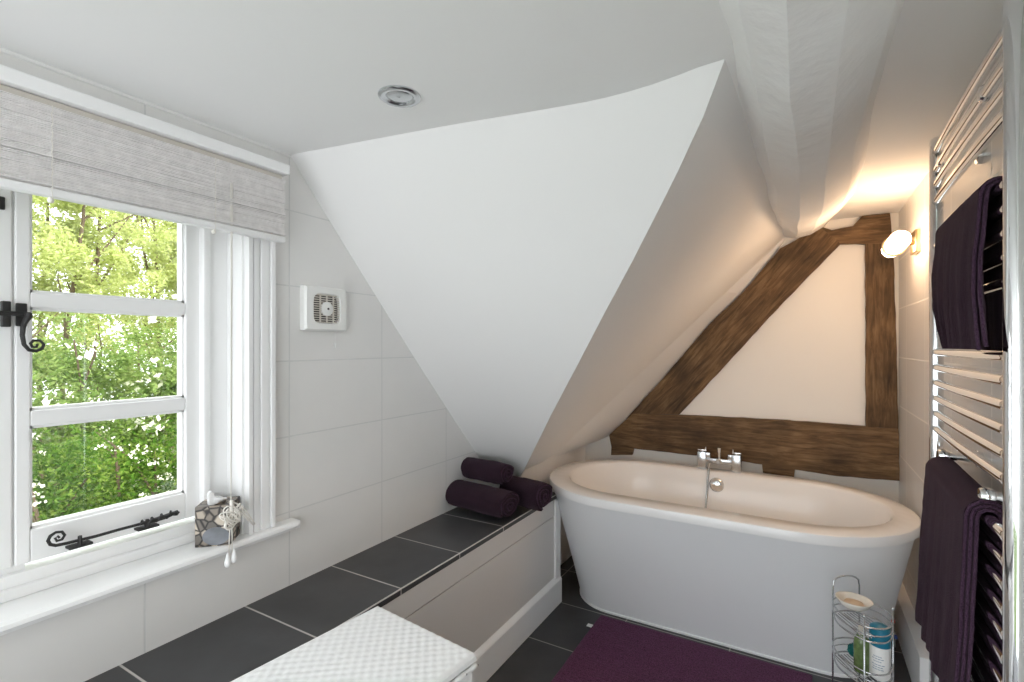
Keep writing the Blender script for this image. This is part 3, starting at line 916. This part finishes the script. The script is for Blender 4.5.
for y, zr in ((1.33, .50), (1.76, .50), (1.33, -.30), (1.76, -.30), (1.76, -.90), (1.33, -.9)):
    m = MB()
    m.lathe([(.0001, -.012), (.014, -.010), (.017, -.004), (.017, .010), (.011, .014), (.010, XR - rx(y) - .012), (.022, XR - rx(y) - .010), (.022, XR - rx(y) )], (rx(y), y, H + zr), (1, 0, 0), 20)
    m.obj('wall_bracket', 'chrome', rail, smooth=True, autosmooth=35)

def hung_towel(label, y0, y1, ztop, zfront, zback, layers, far_taper, seed, xoff=0.0, flare=0.0):
    t = thing('hanging_towel', label, 'towel', (rx((y0 + y1) / 2), (y0 + y1) / 2, H + ztop), 'aubergine towels on the chrome rail')
    th = .0075
    for L in range(layers):
        m = MB(); nY = 44; rings = []
        R0_ = .0135 + L * (th * 1.02)
        zf = zfront + (layers - 1 - L) * .006; zb = zback + L * .01
        for j in range(nY + 1):
            f = j / nY
            prof_o, prof_i = [], []
            nz = 22
            for side in (0, 1):
                pass
            pts = []
            for k in range(nz + 1):      # front, bottom to top
                pts.append((-1, lerp(zf, ztop, k / nz)))
            for k in range(1, 10): pts.append((-math.cos(PI * k / 10), None, math.sin(PI * k / 10)))
            for k in range(nz + 1): pts.append((1, lerp(ztop, zb, k / nz)))
            for which, lst in ((R0_ + th, prof_o), (R0_, prof_i)):
                for p in pts:
                    if len(p) == 3: sx, zz = p[0] * which, ztop + p[2] * which
                    else: sx, zz = p[0] * which, p[1]
                    down = max(0, (ztop - zz)) / max(.01, ztop - zf)
                    y = lerp(y0 + .004 * L, y1 - .003 * L, f)
                    y -= far_taper * (f ** 2) * max(0, down - .35) ** 1.3
                    y -= flare * (1 - f) * max(0, down - .3) ** 1.5 * (1 if p[0] < 0 else 0)
                    y += .012 * down * noise.noise(Vector((seed, zz * 6, f * 2)))
                    wob = (.009 * math.sin(f * 17 + seed + zz * 3) + .005 * math.sin(f * 41 + seed * 2 + zz * 5)) * min(1, down * 1.5)
                    wob += .002 * noise.noise(Vector((y * 40, zz * 40, seed)))
                    front = (p[0] < 0)
                    bx_ = rx(max(Y1, min(Y2, y)))
                    if front: x = bx_ + sx - abs(wob) * .8 - .010 * down - xoff * down
                    else: x = bx_ + sx + min(0.004, wob * .3)
                    lst.append(Vector((x, y, H + zz)))
            rings.append(prof_o + list(reversed(prof_i)))
        vs = m.loft(rings, True)
        nn = len(prof_o)
        for ring in (vs[0], vs[-1]):
            for i in range(nn - 1):
                try: m.bm.faces.new((ring[i], ring[i + 1], ring[2 * nn - 2 - i], ring[2 * nn - 1 - i]))
                except ValueError: pass
        lay = m.obj('cloth_layer', 'towel', t, smooth=True, autosmooth=60)
        m = MB()
        r0 = rings[0]
        m.tube([(r0[i] + r0[2 * nn - 1 - i]) / 2 - Vector((0, .001, 0)) for i in range(0, nn, 2)], .0032, 6)
        m.obj('hem', 'towel_edge', lay, smooth=True)
    return t
hung_towel('aubergine towel draped over the upper rungs of the chrome rail', 1.240, 1.655, .282, -.008, -.02, 2, .42, 1.0, .004, .16)
hung_towel('folded aubergine towel over the lower rungs hiding the bath end', 1.305, 1.765, -.338, -.750, -.70, 3, .0, 4.0, .004)

# ================================================================ LAUNDRY BASKET
bk0 = Vector((-.843, .730, 0)); yaw = math.radians(-6.5)
RB = Matrix.Translation(bk0) @ Matrix.Rotation(yaw, 4, 'Z')
bk = thing('laundry_basket', 'white woven wicker basket with a lid beside the slate bench', 'laundry basket', bk0)
BW, BL, BZ = .175, .235, .600
def weave(u, v, p=.0135): return math.cos(PI * u / p) * math.cos(PI * v / p)
m = MB(); nx, ny_ = 118, 156; rings = []
for i in range(nx + 1):
    row = []
    x = lerp(-BW, BW, i / nx)
    for j in range(ny_ + 1):
        y = lerp(-BL, BL, j / ny_)
        edge = min(BW - abs(x), BL - abs(y))
        h = .0011 * weave(x + y * .0, y) * min(1, edge / .01)
        drop = -.008 * max(0, 1 - edge / .007) ** 2
        row.append(RB @ Vector((x, y, BZ + h + drop)))
    rings.append(row)
m.loft(rings, closed=False)
# lid side and underside
per = [(-BW, -BL), (BW, -BL), (BW, BL), (-BW, BL)]
m.loft([[RB @ Vector((x * s_, y * s2, z)) for x, y in per] for s_, s2, z in ((1, 1, BZ - .008), (1.0, 1.0, BZ - .020), (.97, .98, BZ - .020))], True, False, True)
m.obj('lid', 'wicker', bk, smooth=True, autosmooth=50)
m = MB(); bw, bl_ = BW - .006, BL - .006
peri = 2 * (2 * bw + 2 * bl_); nP = 300; nZ = 84; rings = []
for k in range(nZ + 1):
    z = lerp(0.0, BZ - .03, k / nZ); row = []
    for i in range(nP):
        d = peri * i / nP
        if d < 2 * bw: x, y, nx_, nyy = -bw + d, -bl_, 0, -1
        elif d < 2 * bw + 2 * bl_: x, y, nx_, nyy = bw, -bl_ + d - 2 * bw, 1, 0
        elif d < 4 * bw + 2 * bl_: x, y, nx_, nyy = bw - (d - 2 * bw - 2 * bl_), bl_, 0, 1
        else: x, y, nx_, nyy = -bw, bl_ - (d - 4 * bw - 2 * bl_), -1, 0
        h = .0022 * weave(d, z, .016)
        row.append(RB @ Vector((x + nx_ * h, y + nyy * h, z)))
    rings.append(row)
m.loft(rings, True, True, False)
m.obj('body', 'wicker', bk, smooth=True)
m = MB()
ring = []
for (xa_, ya_), (xb_, yb_) in zip(per, per[1:] + per[:1]):
    for q in range(60):
        ring.append((lerp(xa_, xb_, q / 60) * .985, lerp(ya_, yb_, q / 60) * .988))
pts = [RB @ Vector((x, y, BZ - .031 + .0)) for x, y in ring]
rr = [.0062 + .0012 * math.cos(i * 1.05) for i in range(len(pts))]
m.tube(pts, rr, 8, closed=False)
m.obj('rim', 'wicker', bk, smooth=True)
m = MB()
for i in range(0, len(pts), 5):
    p = pts[i]; c = (p - RB @ Vector((0, 0, BZ - .031))); c.z = 0; c.normalize()
    m.lathe([(.0001, .0085), (.0022, .0078), (.0022, .004)], p, c, 8)
m.obj('rim_pin', 'grey_rubber', bk)['kind'] = 'stuff'

# ================================================================ BATH MAT
m = MB(); nx, ny_ = 120, 100; rings = []
mx0, mx1, my0, my1 = -.838, .03, 1.72, 2.285
for i in range(nx + 1):
    row = []
    for j in range(ny_ + 1):
        x, y = lerp(mx0, mx1, i / nx), lerp(my0, my1, j / ny_)
        e = min(x - mx0, mx1 - x, y - my0, my1 - y)
        rib = .0022 * math.cos(2 * PI * (y + .004 * noise.noise(Vector((x * 40, y * 30, 0)))) / .0165) if e > .022 else .001
        z = .011 + rib + .002 * noise.noise(Vector((x * 30, y * 30, 3)))
        if e < .006: z *= .45
        row.append(Vector((x + .003 * noise.noise(Vector((y * 9, 0, 1))), y + .003 * noise.noise(Vector((x * 9, 2, 1))), z)))
    rings.append(row)
m.loft(rings, closed=False)
rim = [rings[0][j] for j in range(ny_ + 1)] + [rings[i][ny_] for i in range(1, nx + 1)] + [rings[nx][j] for j in range(ny_ - 1, -1, -1)] + [rings[i][0] for i in range(nx - 1, 0, -1)]
m.loft([rim, [Vector((p.x, p.y, .0005)) for p in rim]], True)
bm0 = thing('bath_mat', 'purple ribbed bath mat on the slate floor in front of the bath', 'bath mat', (-.4, 2.0, 0))
m.obj('pile', 'mat', bm0, smooth=True)
m = MB(); p = atZ(591, 626, .008)
m.box(p.x - .018, p.x + .006, p.y - .012, p.y + .012, .008, .010, mat=None)
m.obj('care_tag', 'tissue', bm0)

# ================================================================ CORNER CADDY WITH ITS CONTENTS
Lp, Bp, Rp, Fp = Vector((.087, 2.0, 0)), Vector((.165, 2.055, 0)), Vector((.243, 1.95, 0)), Vector((.162, 1.862, 0))
cad = thing('shower_caddy', 'small chrome wire corner caddy standing in front of the bath', 'caddy', (.165, 1.96, 0))
def up(p, z): return Vector((p.x, p.y, z))
WR = .0026
for p, zt in ((Fp, .47), (Rp, .475)):
    m = MB(); m.tube([up(p, .004), up(p, zt)], WR, 8); m.lathe([(.0001, .006), (.005, .002), (.005, -.003), (.0001, -.005)], up(p, zt), n=10)
    m.obj('upright', 'chrome_soft', cad, smooth=True)
m = MB()
arch = [up(Lp, .004), up(Lp, .30), up(Lp, .485)]
for k in range(1, 8):
    a = PI * k / 8
    c = Lp.lerp(Bp, (1 - math.cos(a)) / 2); arch.append(up(c, .485 + .035 * math.sin(a) ** .6))
arch += [up(Bp, .485), up(Bp, .3), up(Bp, .004)]
m.tube(arch, WR, 8); m.obj('back_frame', 'chrome_soft', cad, smooth=True)
def outline(z, shrink=0.0):
    ctl = [Lp, Vector((.100, 1.925, 0)), Fp, Vector((.218, 1.878, 0)), Rp, Vector((.225, 2.02, 0)), Bp, Vector((.115, 2.04, 0))]
    cen = Vector((.164, 1.957, 0)); out = []
    n = len(ctl)
    for i in range(n):
        p0, p1, p2, p3 = ctl[i - 1], ctl[i], ctl[(i + 1) % n], ctl[(i + 2) % n]
        for q in range(5):
            t = q / 5
            v = 0.5 * ((2 * p1) + (p2 - p0) * t + (2 * p0 - 5 * p1 + 4 * p2 - p3) * t * t + (3 * p1 - p0 - 3 * p2 + p3) * t ** 3)
            out.append(up(cen.lerp(v, 1 - shrink), z))
    return out
for zs in (.395, .256, .10):
    m = MB()
    m.tube(outline(zs + .045), WR, 7, closed=True); m.tube(outline(zs + .022), WR * .7, 7, closed=True)
    m.tube(outline(zs, .04), WR, 7, closed=True)
    for k in range(9):
        f = (k + .5) / 9
        a = Lp.lerp(Bp, f) ; b = Fp.lerp(Rp, f)
        mid = a.lerp(b, .5)
        m.tube([up(a.lerp(mid, .06), zs + .001), up(b.lerp(mid, .04), zs + .001)], WR * .55, 6)
    m.obj('basket_shelf', 'chrome_soft', cad, smooth=True)
# soap dish
dz = .4485
sd = thing('soap_dish', 'oval cream dish resting on top of the wire caddy', 'soap dish', (.146, 1.955, dz))
m = MB()
m.lathe([(.0001, 0), (.030, .0), (.046, .010), (.058, .026), (.060, .030), (.056, .029), (.044, .014), (.030, .006), (.0001, .005)], (.142, 1.955, dz), (.02, -.06, 1), 36, (.86, .70))
m.obj('bowl', 'ceramic', sd, smooth=True)
m = MB(); m.lathe([(.0001, 0), (.030, .001), (.036, .007), (.031, .014), (.0001, .016)], (.142, 1.955, dz + .006), (.02, -.06, 1), 28, (.80, .58))
tag(m.obj('soap_bar', 'soap', loc=None, smooth=True), 'beige bar of soap lying in the cream dish', 'soap')
# spray can
cx_, cy2, cz2 = .208, 1.93, .2595
cn = thing('spray_can', 'white spray bottle with a bright blue cap in the wire caddy', 'bottle', (cx_, cy2, cz2))
m = MB(); m.lathe([(.024, 0), (.0275, .004), (.028, .010), (.028, .096), (.0265, .103)], (cx_, cy2, cz2), n=32)
can = m.obj('can', 'plastic', cn, smooth=True, autosmooth=40)
m = MB()
for zz, w in ((.075, .012), (.068, .016), (.060, .011), (.050, .018), (.043, .014), (.036, .016)):
    for seg in range(4):
        a0_ = math.radians(-115) + (seg - 1.5) * w / .028 * .5
        a1_ = a0_ + w / .028 * .42
        P4 = [Vector((cx_ + .0283 * math.cos(a), cy2 + .0283 * math.sin(a), cz2 + z_)) for a, z_ in ((a0_, zz), (a1_, zz), (a1_, zz + .0022), (a0_, zz + .0022))]
        m.face(P4)
m.obj('label_print', 'print', can)
m = MB(); m.lathe([(.0268, .103), (.0278, .104), (.0278, .150), (.0265, .158), (.018, .164), (.0001, .166)], (cx_, cy2, cz2), n=32)
m.obj('cap', 'blue_cap', cn, smooth=True, autosmooth=40)
# green bottle
gx, gy = .162, 1.935
gb = thing('gel_bottle', 'clear bottle of green gel left of the blue-capped spray bottle', 'bottle', (gx, gy, cz2))
m = MB(); m.lathe([(.018, 0), (.022, .004), (.0225, .09), (.020, .108), (.010, .120), (.009, .126)], (gx, gy, cz2), n=28, squash=(1, .8))
m.obj('bottle_body', 'green_liquid', gb, smooth=True)
m = MB(); m.lathe([(.0105, .122), (.011, .124), (.011, .142), (.0001, .145)], (gx, gy, cz2), n=20)
m.obj('bottle_cap', 'ceramic', gb, smooth=True, autosmooth=40)
# bath puff
pf = Vector((.148, 2.008, .285))
m = MB()
for k in range(16):
    a, b = random.uniform(0, 2 * PI), random.uniform(-1, 1)
    ax = Vector((math.cos(a), math.sin(a), b)).normalized()
    q = Vector((0, 0, 1)).rotation_difference(ax).to_matrix()
    pts = []
    for i in range(40):
        t = 2 * PI * i / 40; r = .016 + .003 * math.sin(9 * t + k)
        pts.append(pf + q @ Vector((r * math.cos(t), r * math.sin(t), .005 * math.sin(7 * t + k))))
    m.tube(pts, .0028, 5, closed=True)
for v in m.bm.verts:
    if v.co.z < .2605: v.co.z = .2605
tag(m.obj('bath_puff', 'teal', loc=(pf.x, pf.y, .26), smooth=True), 'teal net bath puff at the back of the wire caddy', 'bath puff')

# ================================================================ PIPE BOXING AND VALVES
m = MB(); m.box(.362, XR, 2.29, YB, 0, .178, .002)
struct(m.obj('trim_5', 'gloss_white'), 'white pipe boxing along the foot of the right wall', 'pipe boxing')
m = MB(); m.box(.392, XR, YN, 2.289, 0, .12, .002)
struct(m.obj('baseboard_right', 'gloss_white'), 'low white skirting under the towel rail', 'skirting')
for nm, mt, px, py, Zv, lab in (('stop_valve', 'red', 902, 622, .10, 'small red stop valve on the pipe behind the caddy'), ('stop_valve', 'blue', 905, 638, .06, 'small blue stop valve on the pipe behind the caddy')):
    p = atZ(px, py, Zv); p.x = min(p.x, .335)
    v = thing(nm, lab, 'valve', (p.x, p.y, 0), 'pipe valves behind the caddy')
    m = MB(); m.tube([(p.x, p.y, 0), (p.x, p.y, Zv)], .006, 10)
    m.lathe([(.010, -.012), (.012, -.006), (.012, .006), (.010, .012)], (p.x, p.y, Zv), (0, 0, 1), 12)
    m.obj('pipe', 'chrome_soft', v, smooth=True, autosmooth=40)
    m = MB(); m.box(p.x - .020, p.x + .010, p.y - .022, p.y - .010, Zv - .004, Zv + .010, .003)
    m.obj('lever', mt, v)

# ================================================================ GARDEN
m = MB(); m.box(-40, -1.7, -25, 35, -2.75, -2.7)
struct(m.obj('floor_garden', 'grass'), 'lawn of the garden below the window', 'lawn')
def leaves_mesh(name, pts, size, mat, parent, asp=.45):
    verts, faces = [], []
    for p in pts:
        s = size * random.uniform(.6, 1.3)
        d = Vector((random.gauss(0, 1), random.gauss(0, 1), random.gauss(0, .7))).normalized()
        n = Vector((random.gauss(0.5, .8), random.gauss(0, .8), random.gauss(.6, .8))).normalized()
        w = d.cross(n)
        if w.length < .05: continue
        w.normalize(); n = w.cross(d)
        i = len(verts)
        verts += [p - d * s * .5, p + w * s * asp * .5 + n * s * .05, p + d * s * .5, p - w * s * asp * .5 + n * s * .05]
        faces += [(i, i + 1, i + 2), (i, i + 2, i + 3)]
    base = Vector(parent.location)
    me = bpy.data.meshes.new(name); me.from_pydata([v - base for v in verts], [], faces); me.materials.append(M[mat])
    o = bpy.data.objects.new(name, me); COL.objects.link(o); o.parent = parent
    return o
def crown_pts(c, rad, n, lumps, shell=.5):
    """points in lumpy clusters on the outside of a crown"""
    cl = []
    for _ in range(lumps):
        d = Vector((random.gauss(0, 1), random.gauss(0, 1), random.gauss(0, 1))).normalized()
        k = random.uniform(shell, 1.0)
        cl.append((Vector((c[0] + d.x * rad[0] * k, c[1] + d.y * rad[1] * k, c[2] + d.z * rad[2] * k)), random.uniform(.12, .30)))
    out = []
    for _ in range(n):
        p, r = random.choice(cl); d = Vector((random.gauss(0, 1), random.gauss(0, 1), random.gauss(0, .8)))
        out.append(p + d * r * .55)
    return out
GZ = -2.7
def shrub(name, label, cat, c, rad, n, size, mat, flowers, group, trunk_r=.03, nst=4, lumps=120, fl=.05, shell=.5):
    t = thing(name, label, cat, (c[0], c[1], GZ), group)
    leaves_mesh('foliage', crown_pts(c, rad, n, lumps, shell), size, mat, t)
    m = MB()
    for k in range(nst):
        a = k * 2 * PI / nst + c[1]
        b0_ = Vector((c[0] + .1 * math.cos(a), c[1] + .1 * math.sin(a), GZ))
        tip = Vector((c[0] + rad[0] * .5 * math.cos(a), c[1] + rad[1] * .6 * math.sin(a), c[2] + rad[2] * .75))
        pts = [b0_.lerp(tip, q / 8) + Vector((.06 * math.sin(q + k), .08 * math.sin(q * 1.3 + k * 2), 0)) * (q / 8) for q in range(9)]
        m.tube(pts, [trunk_r * (1 - .09 * q) for q in range(9)], 6)
        for q in range(3, 8):
            e = pts[q] + Vector((random.uniform(-.5, .5) * rad[0], random.uniform(-.6, .6) * rad[1], random.uniform(.15, .5) * rad[2]))
            m.tube([pts[q], pts[q].lerp(e, .5) + Vector((0, .04, .05)), e], [trunk_r * .4, trunk_r * .28, trunk_r * .12], 5)
    m.obj('stem', 'bark', t)
    if flowers:
        fp = []
        for _ in range(flowers):
            d = Vector((random.uniform(.2, 1), random.gauss(0, .8), random.gauss(0.1, .7))).normalized()
            q = Vector((c[0] + d.x * rad[0] * 1.12, c[1] + d.y * rad[1] * 1.1, c[2] + d.z * rad[2] * 1.1))
            for _k in range(7): fp.append(q + Vector((random.gauss(0, fl), random.gauss(0, fl), random.gauss(0, fl * .6))))
        leaves_mesh('blossom', fp, fl * 1.2, 'petal', t, .8)
    return t
low = [(-4.4, .1), (-4.7, 1.35), (-4.5, 2.55), (-4.8, 3.8)]
lowl = ['dense dark green flowering shrub at the left of the lower pane', 'dense dark green flowering shrub low in the middle of the view', 'dense dark green flowering shrub at the right of the lower pane', 'dense green shrub half hidden by the window jamb']
for (x, y), lb in zip(low, lowl):
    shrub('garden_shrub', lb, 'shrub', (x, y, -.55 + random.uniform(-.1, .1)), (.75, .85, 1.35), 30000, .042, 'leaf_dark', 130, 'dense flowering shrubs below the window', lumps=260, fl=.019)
mid = [(-7.0, .4), (-6.7, 1.95), (-7.0, 3.5), (-7.3, 5.0)]
midl = ['mid green bush behind the shrubs at the left', 'mid green bush with heads of white blossom', 'mid green bush behind the shrubs at the right', 'mid green bush furthest to the right']
for i, ((x, y), lb) in enumerate(zip(mid, midl)):
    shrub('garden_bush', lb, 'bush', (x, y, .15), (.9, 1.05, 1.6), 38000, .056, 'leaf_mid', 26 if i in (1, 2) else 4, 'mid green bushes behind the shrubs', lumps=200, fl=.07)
far = [(-10.2, .8), (-9.8, 2.9), (-10.4, 5.2), (-10.6, 7.2)]
farl = ['pale yellow-green tree at the left of the top pane', 'pale yellow-green tree with thin trunks in the top pane', 'pale yellow-green tree at the right of the top pane', 'pale tree at the far right of the garden']
for (x, y), lb in zip(far, farl):
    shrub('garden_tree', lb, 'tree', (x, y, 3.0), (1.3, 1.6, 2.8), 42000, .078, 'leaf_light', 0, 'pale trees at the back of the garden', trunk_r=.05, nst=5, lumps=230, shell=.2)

# ================================================================ LIGHT
w = bpy.data.worlds.new('sky'); SC.world = w; w.use_nodes = True
nt = w.node_tree; nt.nodes.clear()
bg = nt.nodes.new('ShaderNodeBackground'); wo = nt.nodes.new('ShaderNodeOutputWorld')
bg.inputs[0].default_value = (0.93, 0.97, 1.0, 1); bg.inputs[1].default_value = 3.9
nt.links.new(bg.outputs[0], wo.inputs[0])
sd_ = bpy.data.lights.new('sun', 'SUN'); sd_.energy = 3.0; sd_.angle = math.radians(6); sd_.color = (1.0, .97, .88)
so = bpy.data.objects.new('sun', sd_); COL.objects.link(so)
so.rotation_euler = Vector((-.55, -.22, -.8)).to_track_quat('-Z', 'Y').to_euler()

# ================================================================ CAMERA
cd = bpy.data.cameras.new('camera'); cam = bpy.data.objects.new('camera', cd); COL.objects.link(cam)
cam.location = (0, 0, H); cam.rotation_euler = (PI / 2, 0, TH)
cd.sensor_width = 36; cd.lens = 36 * F / 1024; cd.shift_y = 4 / 1024; cd.clip_start = .02
SC.camera = cam
for o in SC.objects:
    if '_w' in o: del o['_w']
SC.view_settings.view_transform = 'Standard'; SC.view_settings.look = 'None'
SC.view_settings.gamma = 1; SC.view_settings.use_curve_mapping = False
SC.view_settings.exposure = 0.0
SC.cycles.use_denoising = True
SC.cycles.max_bounces = 12; SC.cycles.diffuse_bounces = 8; SC.cycles.transparent_max_bounces = 16
SC.cycles.sample_clamp_indirect = 6
